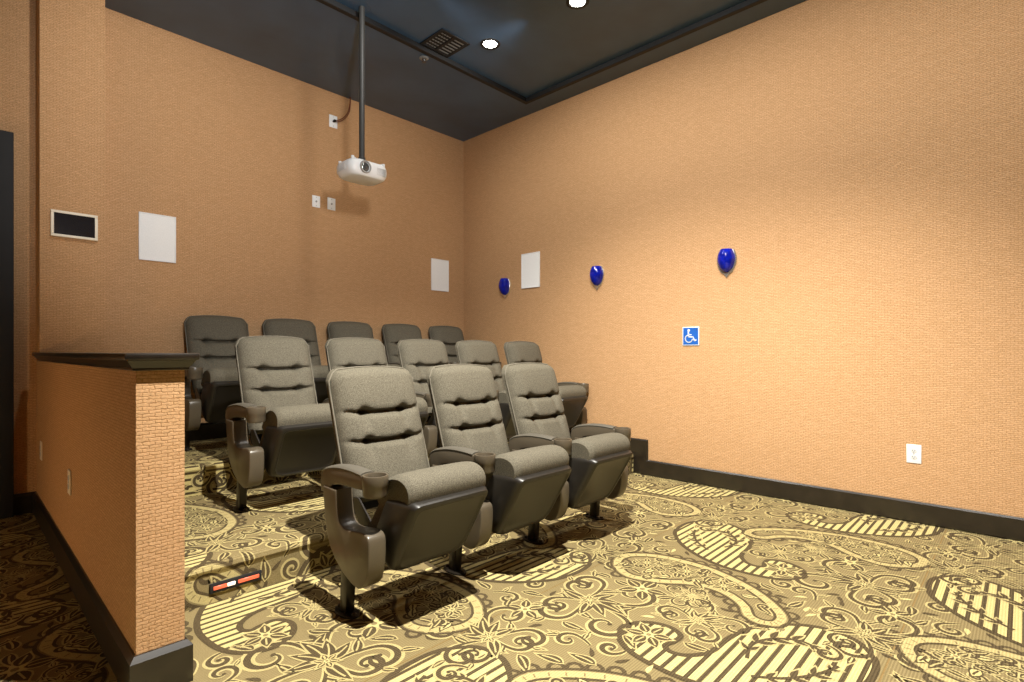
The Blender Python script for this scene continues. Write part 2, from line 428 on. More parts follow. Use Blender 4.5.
LAYER = 0.00035
def lay_pattern(verts, faces, mats, u0, u1, s0, s1, du, ds, place):
    """tile PAT over u in [u0,u1], s in [s0,s1] (pattern = u+du, s+ds) and place (u,s,h) in space"""
    bb = []; cnt = 0
    for l, c, pts in PAT:
        xs = [p[0] for p in pts]; ys = [p[1] for p in pts]
        bb.append((min(xs), max(xs), min(ys), max(ys)))
    for i in range(-4, 4):
        for j in range(-5, 5):
            ox, oy = i*TX-du, j*TY-ds
            for (l, c, pts), (a, b, d, e) in zip(PAT, bb):
                if a+ox > u1 or b+ox < u0 or d+oy > s1 or e+oy < s0: continue
                P = [(p[0]+ox, p[1]+oy) for p in pts]
                if a+ox < u0: P = clip_half(P, 0, u0, True)
                if b+ox > u1: P = clip_half(P, 0, u1, False)
                if d+oy < s0: P = clip_half(P, 1, s0, True)
                if e+oy > s1: P = clip_half(P, 1, s1, False)
                if len(P) < 3: continue
                base = len(verts); h = LAYER*(l+1)+LAYER*0.04*(cnt % 17); cnt += 1
                verts.extend(place(u, s, h) for u, s in P)
                if len(P) <= 4:
                    faces.append(tuple(range(base, base+len(P)))); mats.append(c)
                else:
                    for t in tessellate_polygon([[Vector((p[0], p[1], 0)) for p in P]]):
                        if len({t[0], t[1], t[2]}) == 3: faces.append((base+t[0], base+t[1], base+t[2])); mats.append(c)
CARPET = [M['c_tan'], M['c_dark'], M['c_light'], M['c_seam'], M['c_mid']]
def floor_object(name, verts, faces, mats):
    me = bpy.data.meshes.new(name); me.from_pydata(verts, [], faces)
    for m in CARPET: me.materials.append(m)
    me.polygons.foreach_set('material_index', mats)
    me.validate(); me.update()
    # all faces of the pattern look the same way as their ground
    o = bpy.data.objects.new(name, me); COL.objects.link(o); o['kind'] = 'structure'
    return o
def quadbox(verts, faces, mats, x0, x1, y0, y1, z0, z1):
    b = len(verts)
    verts.extend([(x0, y0, z0), (x1, y0, z0), (x1, y1, z0), (x0, y1, z0), (x0, y0, z1), (x1, y0, z1), (x1, y1, z1), (x0, y1, z1)])
    for f in ((0, 3, 2, 1), (4, 5, 6, 7), (0, 1, 5, 4), (1, 2, 6, 5), (2, 3, 7, 6), (3, 0, 4, 7)):
        faces.append(tuple(b+i for i in f)); mats.append(TAN)
V, Fc, Mt = [], [], []
quadbox(V, Fc, Mt, XL, XR, YF, YB, -0.05, 0)
lay_pattern(V, Fc, Mt, 0.45, XR, -0.6, Y1, 0, 0, lambda u, s, h: (u, s, h))
lay_pattern(V, Fc, Mt, -0.45, 0.45, 1.6, YB, 0, 0, lambda u, s, h: (u, s, h))
floor_object('floor', V, Fc, Mt)
def tier(name, yf, yb, z0, z1, shift):
    """a carpeted step: riser, rounded nosing, tread; pattern runs over all three"""
    V, Fc, Mt = [], [], []
    x0, x1 = HX1, XR
    R = 0.028; n = 5; out = 0.012
    # path in (y,z) with outward normals, s measured along it
    path = [((yf, z0), (-1, 0)), ((yf, z1-2*R), (-1, 0)), ((yf-out, z1-R), (-1, 0.15))]
    for k in range(1, n+1):
        a = PI-(PI/2)*k/n
        path.append(((yf-out+R+R*math.cos(a), z1-R+R*math.sin(a)), (math.cos(a), math.sin(a))))
    path.append(((yb, z1), (0, 1)))
    s = 0; S = [0]
    for a, b in zip(path, path[1:]):
        s += math.hypot(b[0][0]-a[0][0], b[0][1]-a[0][1]); S.append(s)
    prof = [p[0] for p in path]+[(yb, z0)]
    b = len(V); m = len(prof)
    for x in (x0, x1): V.extend((x, p[0], p[1]) for p in prof)
    for i in range(m):
        j = (i+1) % m; Fc.append((b+i, b+j, b+m+j, b+m+i)); Mt.append(TAN)
    Fc.append(tuple(range(b, b+m))[::-1]); Mt.append(TAN); Fc.append(tuple(range(b+m, b+2*m))); Mt.append(TAN)
    for i in range(len(path)-1):
        (p, _), (q, _) = path[i], path[i+1]
        dy, dz = (q[0]-p[0])/(S[i+1]-S[i]), (q[1]-p[1])/(S[i+1]-S[i]); ny, nz = -dz, dy
        def place(u, s, h, p=p, dy=dy, dz=dz, ny=ny, nz=nz, s0=S[i]):
            return (u, p[0]+dy*(s-s0)+ny*h, p[1]+dz*(s-s0)+nz*h)
        lay_pattern(V, Fc, Mt, x0, x1, S[i], S[i+1], shift[0], shift[1], place)
    return floor_object(name, V, Fc, Mt)
tier('floor_middle_tier', Y1, YB, 0, ZA, (0.55, 2.3))
tier('floor_upper_tier', Y2, YB, ZA, ZB, (1.1, 2.9))

# ================================================================== shell
bm = bmesh.new(); add_box(bm, XL-.15, XR+.15, YB, YB+.15, -.05, ZC+.3); struct('wall_back', bm, M['wall'])
bm = bmesh.new(); add_box(bm, XR, XR+.15, YF, YB, -.05, ZC+.3); struct('wall_right', bm, M['wall'])
bm = bmesh.new(); add_box(bm, XL-.15, XR+.15, YF-.15, YF, -.05, ZC+.3); struct('wall_front', bm, M['wall'])
bm = bmesh.new(); add_box(bm, XL-.15, XL, YF, YB, -.05, ZC+.3); struct('wall_left', bm, M['wall'])
bm = bmesh.new(); add_box(bm, HX0, PX1, PY0, YB, 0, ZC); struct('wall_pilaster', bm, M['wall'])
bm = bmesh.new(); add_box(bm, HX0, HX1, HY0, PY0, 0, 1.045); struct('wall_half', bm, M['wall'])
# ceiling with its shallow recessed tray
TX0, TX1, TY0, TY1 = 0.30, 4.09, -1.6, 3.715
bm = bmesh.new()
for b in ((XL, TX0, YF, YB), (TX1, XR, YF, YB), (TX0, TX1, YF, TY0), (TX0, TX1, TY1, YB)): add_box(bm, *b, ZC, ZC+.2)
add_box(bm, TX0-.02, TX1+.02, TY0-.02, TY1+.02, ZT, ZT+.1)
struct('ceiling', bm, M['ceil'], smooth=0)
bm = bmesh.new(); e = 0.045
for b in ((TX0, TX0+e, TY0, TY1), (TX1-e, TX1, TY0, TY1), (TX0+e, TX1-e, TY0, TY0+e), (TX0+e, TX1-e, TY1-e, TY1)): add_box(bm, *b, ZC-.004, ZT, 0.003, 1)
struct('trim_1', bm, M['ceil_trim'], smooth=0)
# moulded cap on the half wall: two stepped courses
bm = bmesh.new()
def cap_course(o, z0, z1, chamfer):
    x0, x1, y0 = HX0-o, HX1+o, HY0-o
    add_prism(bm, [(x0, y0), (x1, y0), (x1, PY0), (x0, PY0)], 'z', z0, z1, chamfer, 2)
add_prism(bm, [(HX0-.012, HY0-.012), (HX1+.012, HY0-.012), (HX1+.012, PY0), (HX0-.012, PY0)], 'z', 1.040, 1.050, .003, 2)
t = bmesh.new()                                     # cove between the wall and the top board
lo, hi = .012, .028
A = [t.verts.new(p) for p in ((HX0-lo, HY0-lo, 1.048), (HX1+lo, HY0-lo, 1.048), (HX1+lo, PY0, 1.048), (HX0-lo, PY0, 1.048))]
B = [t.verts.new(p) for p in ((HX0-hi, HY0-hi, 1.072), (HX1+hi, HY0-hi, 1.072), (HX1+hi, PY0, 1.072), (HX0-hi, PY0, 1.072))]
t.faces.new(A[::-1]); t.faces.new(B)
for i in range(4): t.faces.new((A[i], A[(i+1) % 4], B[(i+1) % 4], B[i]))
merge(bm, t)
cap_course(.037, 1.072, 1.096, .006)
struct('trim_2', bm, M['base'])
# baseboards (bevelled top)
bh = 0.14
def bb_profile(): return [(0, 0), (.02, 0), (.02, bh-.018), (.006, bh), (0, bh)]
bm = bmesh.new()                                    # right wall: steps up with the tiers
w = 0.15
pr = [(YF, 0), (Y1, 0), (Y1, ZA), (Y2, ZA), (Y2, ZB), (YB, ZB), (YB, ZB+bh), (Y2-w, ZB+bh), (Y2-w, ZA+bh), (Y1-w, ZA+bh), (Y1-w, bh), (YF, bh)]
add_prism(bm, pr, 'x', XR-.022, XR, .011, 1)
struct('baseboard_right', bm, M['base'])
bm = bmesh.new()
rings = []
for a, z in bb_profile():
    rings.append([bm.verts.new(p) for p in ((HX0-a, PY0, z), (HX0-a, HY0-a, z), (HX1+a, HY0-a, z), (HX1+a, Y1, z))])
for A, B in zip(rings, rings[1:]+rings[:1]):
    for k in range(3): bm.faces.new((A[k], A[k+1], B[k+1], B[k]))
for k in (0, 3): bm.faces.new([r[k] for r in rings])
struct('baseboard_half_wall', bm, M['base'], smooth=0)
bm = bmesh.new()
add_prism(bm, [(YB-a, z) for a, z in bb_profile()], 'x', XL, HX0)
add_prism(bm, [(HX0-a, z) for a, z in bb_profile()], 'y', PY0, YB-.02)
struct('baseboard_hall', bm, M['base'], smooth=0)
bm = bmesh.new()
add_prism(bm, [(YB-a, z+ZB) for a, z in bb_profile()], 'x', PX1, XR-.02)
struct('baseboard_back', bm, M['base'], smooth=0)
# black door at the end of the passage
d = bmesh.new(); add_box(d, -.86, .16, YB-.045, YB+.02, 0.005, 2.49, .004)
do = struct('door_1', d, M['door'])
def kid(name, bm, mat, parent, smooth=40): return link(name, bm, mat, parent, smooth)
bm = bmesh.new()
for b in ((.16, .285, 0, 2.56), (-.95, -.86, 0, 2.56), (-.86, .16, 2.49, 2.56)): add_box(bm, b[0], b[1], YB-.06, YB+.01, b[2], b[3], .006)
kid('door_frame', bm, M['door'], do)
bm = bmesh.new(); add_tube(bm, [(-.78, YB-.06, 1.0), (-.78, YB-.10, 1.0), (-.66, YB-.10, 1.0)], .011, 10); kid('door_handle', bm, M['chrome'], do)

# ================================================================== theatre seats
PITCH = 0.598
HWD = PITCH/2
def back_y(z): return 0.075+(z-0.42)*0.335           # front plane of the backrest
def backrest_mesh():
    bm = bmesh.new(); W = 0.236
    NU, NV = 44, 64
    z0, zt = 0.415, 1.0
    def half_w(z):
        t = (z-z0)/(zt-z0)
        return W*(0.93+0.07*min(1, t*2.2))
    rows = []
    seams = (0.682, 0.815)
    for j in range(NV+1):
        t = j/NV; row = []
        for i in range(NU+1):
            u = -1+2*i/NU
            top = zt+0.020*(1-u*u)+0.008-0.05*max(0, abs(u)-0.80)**2/0.04*0.9
            z = z0+(top-z0)*t
            x = u*half_w(z)
            # plump front: bulge, seams, tufts
            e = 1-abs(u)**5
            et = min(1, (1-t)/0.07); et = math.sqrt(max(0, 1-(1-et)**2)); eb = min(1, t/0.05)
            th = 0.088*e**0.5*et*(0.4+0.6*eb)
            for k, s in enumerate(seams):
                sz = s+0.010*u*u-0.004
                c = 0.024+0.024*max(0, 1-(abs(u)/0.62)**4)
                th -= c*e*math.exp(-((z-sz)/(0.010 if z > sz else 0.013))**2)
                for tu in (-0.46, 0.46):
                    th -= 0.036*math.exp(-(((u-tu)*W)/0.024)**2-((z-sz)/0.022)**2)
                    th -= 0.017*math.exp(-(((u-tu)*W)/0.022)**2)*math.exp(-((z-sz+0.035)/0.045)**2)*(1 if z < sz else 0.3)
            for a, b in ((0.44, seams[0]), (seams[0], seams[1]), (seams[1], 1.02)):
                if a < z < b:
                    q = (z-a)/(b-a); th += 0.010*math.sin(PI*q)*(1-u**4)*(0.7 if b < 1 else 1)
            y = back_y(z)+0.085-th
            row.append(bm.verts.new((x, y, z)))
        rows.append(row)
    for a, b in zip(rows, rows[1:]):
        for i in range(NU): bm.faces.new((a[i], a[i+1], b[i+1], b[i]))
    # closed flat back
    ring = rows[0]+[r[-1] for r in rows[1:]]+rows[-1][::-1][1:]+[r[0] for r in rows[1:-1]][::-1]
    back = [bm.verts.new((v.co.x, back_y(v.co.z)+0.095, v.co.z)) for v in ring]
    n = len(ring)
    for i in range(n): bm.faces.new((ring[i], back[i], back[(i+1) % n], ring[(i+1) % n]))
    bm.faces.new(back)
    return bm
def shell_mesh():
    """moulded back cover behind the cushion, wrapping its edges"""
    bm = bmesh.new(); W = 0.237; NU, NV = 20, 24; z0, zt = 0.36, 1.003
    rows = []
    for j in range(NV+1):
        t = j/NV; row = []
        for i in range(NU+1):
            u = -1+2*i/NU
            top = zt+0.024*(1-u*u)-0.05*max(0, abs(u)-0.80)**2/0.04*0.9
            z = z0+(top-z0)*t
            e = (1-abs(u)**6)*min(1, (1-t)/0.05+0.12)
            row.append(bm.verts.new((u*W*(0.90+0.10*min(1, t*2.5)), back_y(z)+0.098+0.030*e-0.038*(1-e)*(0.6+.4*t), z)))
        rows.append(row)
    for a, b in zip(rows, rows[1:]):
        for i in range(NU): bm.faces.new((a[i], a[i+1], b[i+1], b[i]))
    bmesh.ops.solidify(bm, geom=bm.faces[:], thickness=0.006)
    return bm
def piping_mesh():
    bm = bmesh.new(); W = 0.238; pts = []
    def top(u): return 1.0+0.020*(1-u*u)+0.006-0.05*max(0, abs(u)-0.80)**2/0.04*0.9
    for k in range(12):
        z = 0.50+(0.93-0.50)*k/11; pts.append((-W*0.997, back_y(z)+0.066, z))
    for k in range(21):
        u = -1+2*k/20; z = top(u)+0.000; pts.append((u*W*0.997, back_y(z)+0.060, z))
    for k in range(12):
        z = 0.93-(0.93-0.50)*k/11; pts.append((W*0.997, back_y(z)+0.066, z))
    add_tube(bm, pts, 0.0042, 6)
    return bm
# tipped-up seat: profile in (y, z)
def seat_cushion_mesh():
    bm = bmesh.new()
    prof = [(-.338, .482), (-.352, .515), (-.357, .552), (-.342, .584), (-.312, .603), (-.272, .611), (-.225, .606), (-.180, .588), (-.148, .556), (-.125, .512), (-.075, .440), (-.020, .365), (.012, .320), (-.005, .300), (-.045, .300), (-.12, .315), (-.20, .36), (-.27, .42)]
    prof = smooth_loop(prof, 3)
    NS = 26; rings = []
    cy = sum(p[0] for p in prof)/len(prof); cz = sum(p[1] for p in prof)/len(prof)
    for i in range(NS+1):
        u = -1+2*i/NS
        e = max(0.0, 1-abs(u)**13)**0.5
        f = 0.88+0.12*e
        rings.append([bm.verts.new((-.045+u*(0.205 if p[1] > .47 else 0.188), cy+(p[0]-cy)*f, cz+(p[1]-cz)*f+0.004*(1-u*u))) for p in prof])
    n = len(prof)
    for a, b in zip(rings, rings[1:]):
        for k in range(n): bm.faces.new((a[k], a[(k+1) % n], b[(k+1) % n], b[k]))
    bm.faces.new(rings[0]); bm.faces.new(rings[-1][::-1])
    return bm
def seat_pan_mesh():
    """plastic tray under the cushion: wide lit rim, dished dark face, tapering to the hinge"""
    bm = bmesh.new()
    a0, b0 = Vector((0, -.388, .512)), Vector((0, -.200, .192))   # upper and lower edge of the face
    d = (b0-a0); L = d.length; d.normalize(); nrm = Vector((0, d.z, -d.y))  # towards viewer / down
    if nrm.y > 0: nrm = -nrm
    def P(x, s, h): return Vector((x-.050, 0, 0))+a0+d*s+nrm*h
    wt, wb = 0.204, 0.200
    def outline(ins, h):
        c = 0.045; o = []
        T, Bt = wt-ins, wb-ins; s0, s1 = ins+max(0, (-.012-h))*.62, L-ins
        pts = [(-T+c*.6*(1-math.cos(a)), s0+c*.6*(1-math.sin(a))) for a in [k*PI/10 for k in range(6)]]
        pts += [(T-c*.6*(1-math.cos(a)), s0+c*.6*(1-math.sin(a))) for a in [PI/2-k*PI/10 for k in range(6)]]
        pts += [(T-(T-Bt)*.35, s0+(s1-s0)*.35), (T-(T-Bt)*.7, s0+(s1-s0)*.72), (Bt, s1-c), (Bt-c*.35, s1-c*.3), (Bt-c*1.2, s1)]
        pts += [(-Bt+c*1.2, s1), (-Bt+c*.35, s1-c*.3), (-Bt, s1-c), (-T+(T-Bt)*.7, s0+(s1-s0)*.72), (-T+(T-Bt)*.35, s0+(s1-s0)*.35)]
        return pts
    rings = []
    for ins, h in ((0.010, -.175), (0.002, -.165), (0, -.075), (0, -.030), (0.010, -.006), (0.018, 0.0), (0.028, 0.002), (0.033, -.003), (0.038, -.005)):
        rings.append([bm.verts.new(P(x, s, h)) for x, s in outline(ins, h)])
    n = len(rings[0])
    for A, B in zip(rings, rings[1:]):
        for k in range(n): bm.faces.new((A[k], A[(k+1) % n], B[(k+1) % n], B[k]))
    bm.faces.new(rings[-1]); bm.faces.new(rings[0][::-1])
    return bm
def side_panel_mesh():
    bm = bmesh.new()
    pr = [(.150, .520), (.138, .43), (.120, .345), (.092, .282), (.050, .236), (.000, .202), (-.055, .177), (-.11, .161), (-.150, .162), (-.190, .190), (-.212, .240), (-.221, .300), (-.221, .352), (-.212, .376), (-.185, .388), (-.130, .384), (-.060, .374), (-.012, .380), (.014, .402), (.026, .44), (.032, .48), (.036, .520)]
    pr = [pr[0]]+smooth_loop(pr, 3, False)[1:]
    add_prism(bm, pr, 'x', -.040, .040, .007, 3)
    return bm
def hub_cover_mesh():
    bm = bmesh.new()
    prof = [(0.001, .052), (.030, .050), (.040, .046), (.044, .038), (.044, .030)]
    add_lathe(bm, [(r, h) for r, h in prof[::-1]], (0, -.15, .29), 'x', 24)
    return bm
def arm_mesh():
    bm = bmesh.new()
    pr = [(.185, .490), (.190, .540), (.178, .572), (.140, .592), (.070, .607), (0, .614), (-.080, .614), (-.165, .608), (-.170, .552), (-.110, .548), (-.04, .546), (.03, .542), (.080, .532), (.110, .512), (.120, .490)]
    add_prism(bm, pr, 'x', -.031, .031, .006, 3)
    return bm
def arm_pad_mesh():
    bm = bmesh.new()
    top = [(.182, .569), (.142, .594), (.070, .610), (0, .617), (-.080, .617), (-.150, .612)]
    rings = []
    for y, z in smooth_loop(top, 4, False):
        rings.append([bm.verts.new((x*1.0, y, z+h)) for x, h in ((-.031, -.008), (-.033, -.001), (-.026, .005), (-.012, .008), (.012, .008), (.026, .005), (.033, -.001), (.031, -.008))])
    for a, b in zip(rings, rings[1:]):
        for k in range(8): bm.faces.new((a[k], a[(k+1) % 8], b[(k+1) % 8], b[k]))
    bm.faces.new(rings[0]); bm.faces.new(rings[-1][::-1])
    return bm
def cup_mesh():
    bm = bmesh.new()
    add_lathe(bm, [(.036, .530), (.045, .533), (.0490, .543), (.0490, .572), (.0510, .575), (.0510, .611), (.0495, .616), (.0430, .616), (.0410, .610), (.0375, .560), (.0360, .546), (.001, .545)], (0, -.205, 0), 'z', 28, cap=False)
    return bm
def leg_mesh():
    bm = bmesh.new()
    add_prism(bm, [(-.030, .25), (.024, .25), (.040, .012), (-.012, .012)], 'x', -.021, .021, .004, 2)
    return bm
def foot_mesh():
    bm = bmesh.new()
    pts = [(.040*math.cos(a), .014+.075*math.sin(a)) for a in [2*PI*k/24 for k in range(24)]]
    add_prism(bm, pts, 'z', 0.0, .010, .003, 2)
    for y in (-.042, .070):
        add_lathe(bm, [(.012, .009), (.012, .014), (.008, .020), (.001, .021)], (0, y, 0), 'z', 8)
    return bm
def hinge_mesh():
    bm = bmesh.new()
    add_tube(bm, [(-.222, -.02, .315), (.222, -.02, .315)], .013, 12)
    for s in (-1, 1):
        add_prism(bm, [(-.05, .27), (.03, .27), (.125, .40), (.125, .45), (.085, .45), (-.05, .34)], 'x', s*.214-.005, s*.214+.005, .002, 1)
    return bm
MESH = {}
def part(name, bm_fn, mat, parent, loc=(0, 0, 0)):
    key = bm_fn.__name__
    if key not in MESH:
        o = link(name, bm_fn(), mat, parent, 38); MESH[key] = o.data
    else:
        o = bpy.data.objects.new(name, MESH[key]); COL.objects.link(o); o.parent = parent
    o.location = loc; return o
def standard(root, x):
    part('side_panel', side_panel_mesh, M['panel'], root, (x, 0, 0))
    a = part('armrest', arm_mesh, M['panel'], root, (x, 0, 0))
    part('arm_pad', arm_pad_mesh, M['vinyl'], a)
    part('cup_holder', cup_mesh, M['panel'], a)
    l = part('leg', leg_mesh, M['steel'], root, (x, 0, 0))
    part('foot_plate', foot_mesh, M['steel'], l)
def make_seat(loc, label, group):
    r = thing('theater_chair', label, 'chair', loc, 0, group)
    b = part('backrest', backrest_mesh, M['fabric'], r); part('piping', piping_mesh, M['piping'], b)
    part('back_shell', shell_mesh, M['plastic'], r)
    part('seat', seat_cushion_mesh, M['fabric'], r)
    part('seat_pan', seat_pan_mesh, M['plastic'], r)
    part('hinge', hinge_mesh, M['steel'], r)
    standard(r, -HWD-.014)
    return r
def copy_tree(o, parent=None):
    c = o.copy(); COL.objects.link(c); c.parent = parent
    for ch in list(o.children): copy_tree(ch, c)
    return c
ORD = ['first', 'second', 'third', 'fourth', 'fifth']
rows = [(1.165, 2.05, 0.0, 0.592, 'front',
         ['front row theater chair nearest the camera, on the lowest floor, left of three',
          'middle chair of the three front row theater chairs on the lowest floor',
          'front row theater chair at the right end, nearest the wheelchair sign']),
        (1.18, 3.285, ZA, 0.610, 'middle',
         ['middle row theater chair at the left end, its side panel fully in view',
          'middle row theater chair seen above the left front row chair',
          'center chair of the middle row of five theater chairs on the first step',
          'middle row theater chair second from the right wall',
          'middle row theater chair at the right end beside the right wall']),
        (1.215, 4.495, ZB, 0.606, 'back',
         ['back row theater chair at the left end, just behind the half wall',
          'back row theater chair second from the half wall',
          'center chair of the five shaded theater chairs along the back wall',
          'back row theater chair second from the room corner',
          'back row theater chair at the right end, nearest the room corner'])]
proto = None
for X0, Y, Z, PITCH, nm, labels in rows:
    n = len(labels)
    for k in range(n):
        L = labels[k]
        loc = (X0+HWD+PITCH*k, Y, Z)
        if proto is None:
            proto = make_seat(loc, L, 'theater chairs in the %s row' % nm); o = proto
        else:
            o = copy_tree(proto); o.location = loc; o['label'] = L; o['group'] = 'theater chairs in the %s row' % nm
        if k == n-1: last = o
    last['_end'] = 1
for o in [o for o in COL.objects if o.get('_end')]:
    del o['_end']; standard(o, HWD)

# ================================================================== projector
pr = thing('projector', 'white ceiling projector with round lens hanging on a dark pole', 'projector', (2.13, 3.60, 2.445))
def rounded_body():
    bm = bmesh.new(); NS = 40; rings = []
    a, b = 0.168, 0.128
    for z, f in ((-.058, .72), (-.056, .80), (-.045, .90), (-.02, .98), (0.01, 1.0), (.03, .985), (.045, .94), (.054, .86), (.056, .80)):
        ring = []
        for k in range(NS):
            t = 2*PI*k/NS; c, s = math.cos(t), math.sin(t); p = 0.48
            ring.append(bm.verts.new((a*f*math.copysign(abs(c)**p, c), b*(f if s > 0 else (f+1)/2)*math.copysign(abs(s)**p, s), z)))
        rings.append(ring)
    for A, B in zip(rings, rings[1:]):
        for k in range(NS): bm.faces.new((A[k], A[(k+1) % NS], B[(k+1) % NS], B[k]))
    bm.faces.new(rings[0][::-1]); bm.faces.new(rings[-1])
    return bm
pb = link('body', rounded_body(), M['white'], pr)
bm = bmesh.new()
for k in range(9): add_box(bm, .05+.0*k, .13, -.1305+.0006*k, -.117, .018-.006*k, .0205-.006*k)
link('air_slots', bm, M['louvre2'], pb)
bm = bmesh.new()
for k in range(7): add_box(bm, -.1695, -.155, -.05+.014*k, -.043+.014*k, -.02, .025)
link('side_vent', bm, M['louvre2'], pb)
bm = bmesh.new(); add_lathe(bm, [(.046, .0), (.046, -.014), (.042, -.020), (.036, -.018), (.034, -.004)], (-.045, -.118, .004), 'y', 32, cap=False); ln = link('lens_ring', bm, M['grey'], pr)
bm = bmesh.new(); add_lathe(bm, [(.036, -.004), (.030, -.010), (.020, -.014), (.010, -.016), (.001, -.0165)], (-.045, -.118, .004), 'y', 32, cap=False); link('lens', bm, M['lens'], ln)
bm = bmesh.new(); add_lathe(bm, [(.026, -.0135), (.026, -.016), (.018, -.017), (.018, -.0145)], (-.045, -.118, .004), 'y', 24, cap=False); link('lens_barrel', bm, M['dgrey'], ln)
bm = bmesh.new()
add_prism(bm, [(-.075, -.055), (.075, -.055), (.095, 0), (.075, .060), (-.075, .060), (-.095, 0)], 'z', .056, .068, .003, 2)
add_prism(bm, [(-.045, -.04), (.045, -.04), (.055, .0), (.045, .04), (-.045, .04), (-.055, 0)], 'z', .068, .088, .004, 2)
for sx, sy in ((-1, -1), (1, -1), (-1, 1), (1, 1)):
    add_prism(bm, [(sx*.06, sy*.03), (sx*.135, sy*.085), (sx*.125, sy*.10), (sx*.045, sy*.045)], 'z', .060, .070, .002, 1)
    add_lathe(bm, [(.012, .05), (.012, .074), (.001, .075)], (sx*.128, sy*.09, 0), 'z', 12)
mt = link('mount_bracket', bm, M['white'], pr)
bm = bmesh.new(); add_tube(bm, [(0, 0, .085), (0, 0, ZT-2.445)], .021, 20); pl = link('pole', bm, M['pole'], pr)
bm = bmesh.new(); add_lathe(bm, [(.026, .086), (.026, .112), (.0215, .116)], (0, 0, 0), 'z', 20, cap=False); link('collar', bm, M['pole'], pl)
bm = bmesh.new(); add_lathe(bm, [(.065, ZT-2.445), (.065, ZT-2.4458), (.030, ZT-2.42), (.022, ZT-2.44)], (0, 0, 0), 'z', 24, cap=False); link('ceiling_flange', bm, M['pole'], pl)

# ================================================================== wall fittings
def wplate(name, label, cat, x, z, w, h, face, kind='blank', group=None, mat='white'):
    """flat wall plate; local x along wall, -y out of the wall"""
    pos, rz = {'back': ((x, YB, z), 0), 'right': ((XR, x, z), -PI/2), 'half': ((HX0, x, z), -PI/2)}[face]
    if face == 'right': rz = -PI/2
    t = thing(name, label, cat, pos, rz, group)
    bm = bmesh.new(); add_box(bm, -w/2, w/2, -.006, 0, -h/2, h/2, .003, 2); pl_ = link('plate', bm, M[mat], t)
    if kind in ('jack', 'cable'):
        bm = bmesh.new(); add_lathe(bm, [(.009, -.006), (.009, -.012), (.004, -.014), (.001, -.014)], (0, 0, 0), 'y', 12); link('jack', bm, M['grey'] if kind == 'jack' else M['dgrey'], t)
        bm = bmesh.new()
        for s in (-1, 1): add_lathe(bm, [(.004, -.005), (.004, -.0072), (.001, -.0075)], (0, 0, s*h*.36), 'y', 8)
        link('screw', bm, M['grey'], t)
    if kind == 'outlet':
        for s in (-1, 1):
            bm = bmesh.new(); pts = [(.017*math.cos(a), s*.020+.0145*math.sin(a)) for a in [2*PI*k/20 for k in range(20)]]
            add_prism(bm, pts, 'y', -.0085, -.005, .001, 1); so = link('socket', bm, M['louvre2'], t)
            bm = bmesh.new()
            for dx in (-.006, .006): add_box(bm, dx-.0013, dx+.0013, -.0089, -.0075, s*.020-.002, s*.020+.008)
            add_lathe(bm, [(.0028, -.0075), (.0028, -.0089), (.0005, -.009)], (0, 0, s*.020-.007), 'y', 8); link('slot', bm, M['dgrey'], so)
        bm = bmesh.new(); add_lathe(bm, [(.004, -.005), (.004, -.0075), (.001, -.008)], (0, 0, 0), 'y', 8); link('screw', bm, M['grey'], t)
    return t
wplate('wall_plate', 'white wall plate high under the ceiling with the cable plugged in', 'wall plate', 2.594, 3.365, .086, .122, 'back', 'cable')
wplate('wall_plate', 'left of the two white wall plates below the projector', 'wall plate', 2.418, 2.543, .080, .112, 'back', 'jack')
wplate('wall_plate', 'right of the two white wall plates below the projector', 'wall plate', 2.575, 2.550, .084, .118, 'back', 'jack')
wplate('wall_outlet', 'white duplex power outlet on the right wall above the baseboard', 'outlet', .517, .442, .078, .120, 'right', 'outlet')
# outlets on the passage side of the half wall
def half_plate(y, z, label):
    t = wplate('wall_outlet', label, 'outlet', y, z, .080, .120, 'half', 'outlet', None, 'white2')
    t.rotation_euler = (0, 0, -PI/2); return t
half_plate(3.39, .46, 'ivory outlet plate halfway along the dim side of the half wall')
half_plate(4.60, .46, 'pale outlet plate at the far end of the half wall')
# cord from the ceiling to the high plate
def cord():
    bm = bmesh.new()
    pts = smooth_loop([(2.60, YB-.012, 3.372), (2.64, YB-.05, 3.385), (2.69, YB-.06, 3.43), (2.735, YB-.05, 3.51), (2.755, YB-.04, 3.60), (2.755, YB-.04, ZC)], 6, False)
    add_tube(bm, pts, .0045, 8)
    pts = smooth_loop([(2.597, YB-.012, 3.362), (2.645, YB-.04, 3.372), (2.70, YB-.05, 3.42), (2.745, YB-.045, 3.50), (2.763, YB-.035, 3.60), (2.763, YB-.035, ZC)], 6, False)
    add_tube(bm, pts, .004, 8)
    return bm
cd = thing('cable', 'thin red-brown cable looping from the ceiling to the high wall plate', 'cable', (0, 0, 0))
link('cord', cord(), M['copper'], cd)
bm = bmesh.new(); add_lathe(bm, [(.012, -.012), (.014, -.02), (.012, -.034), (.006, -.040)], (2.598, YB, 3.367), 'y', 12); link('plug', bm, M['rubber'], cd)
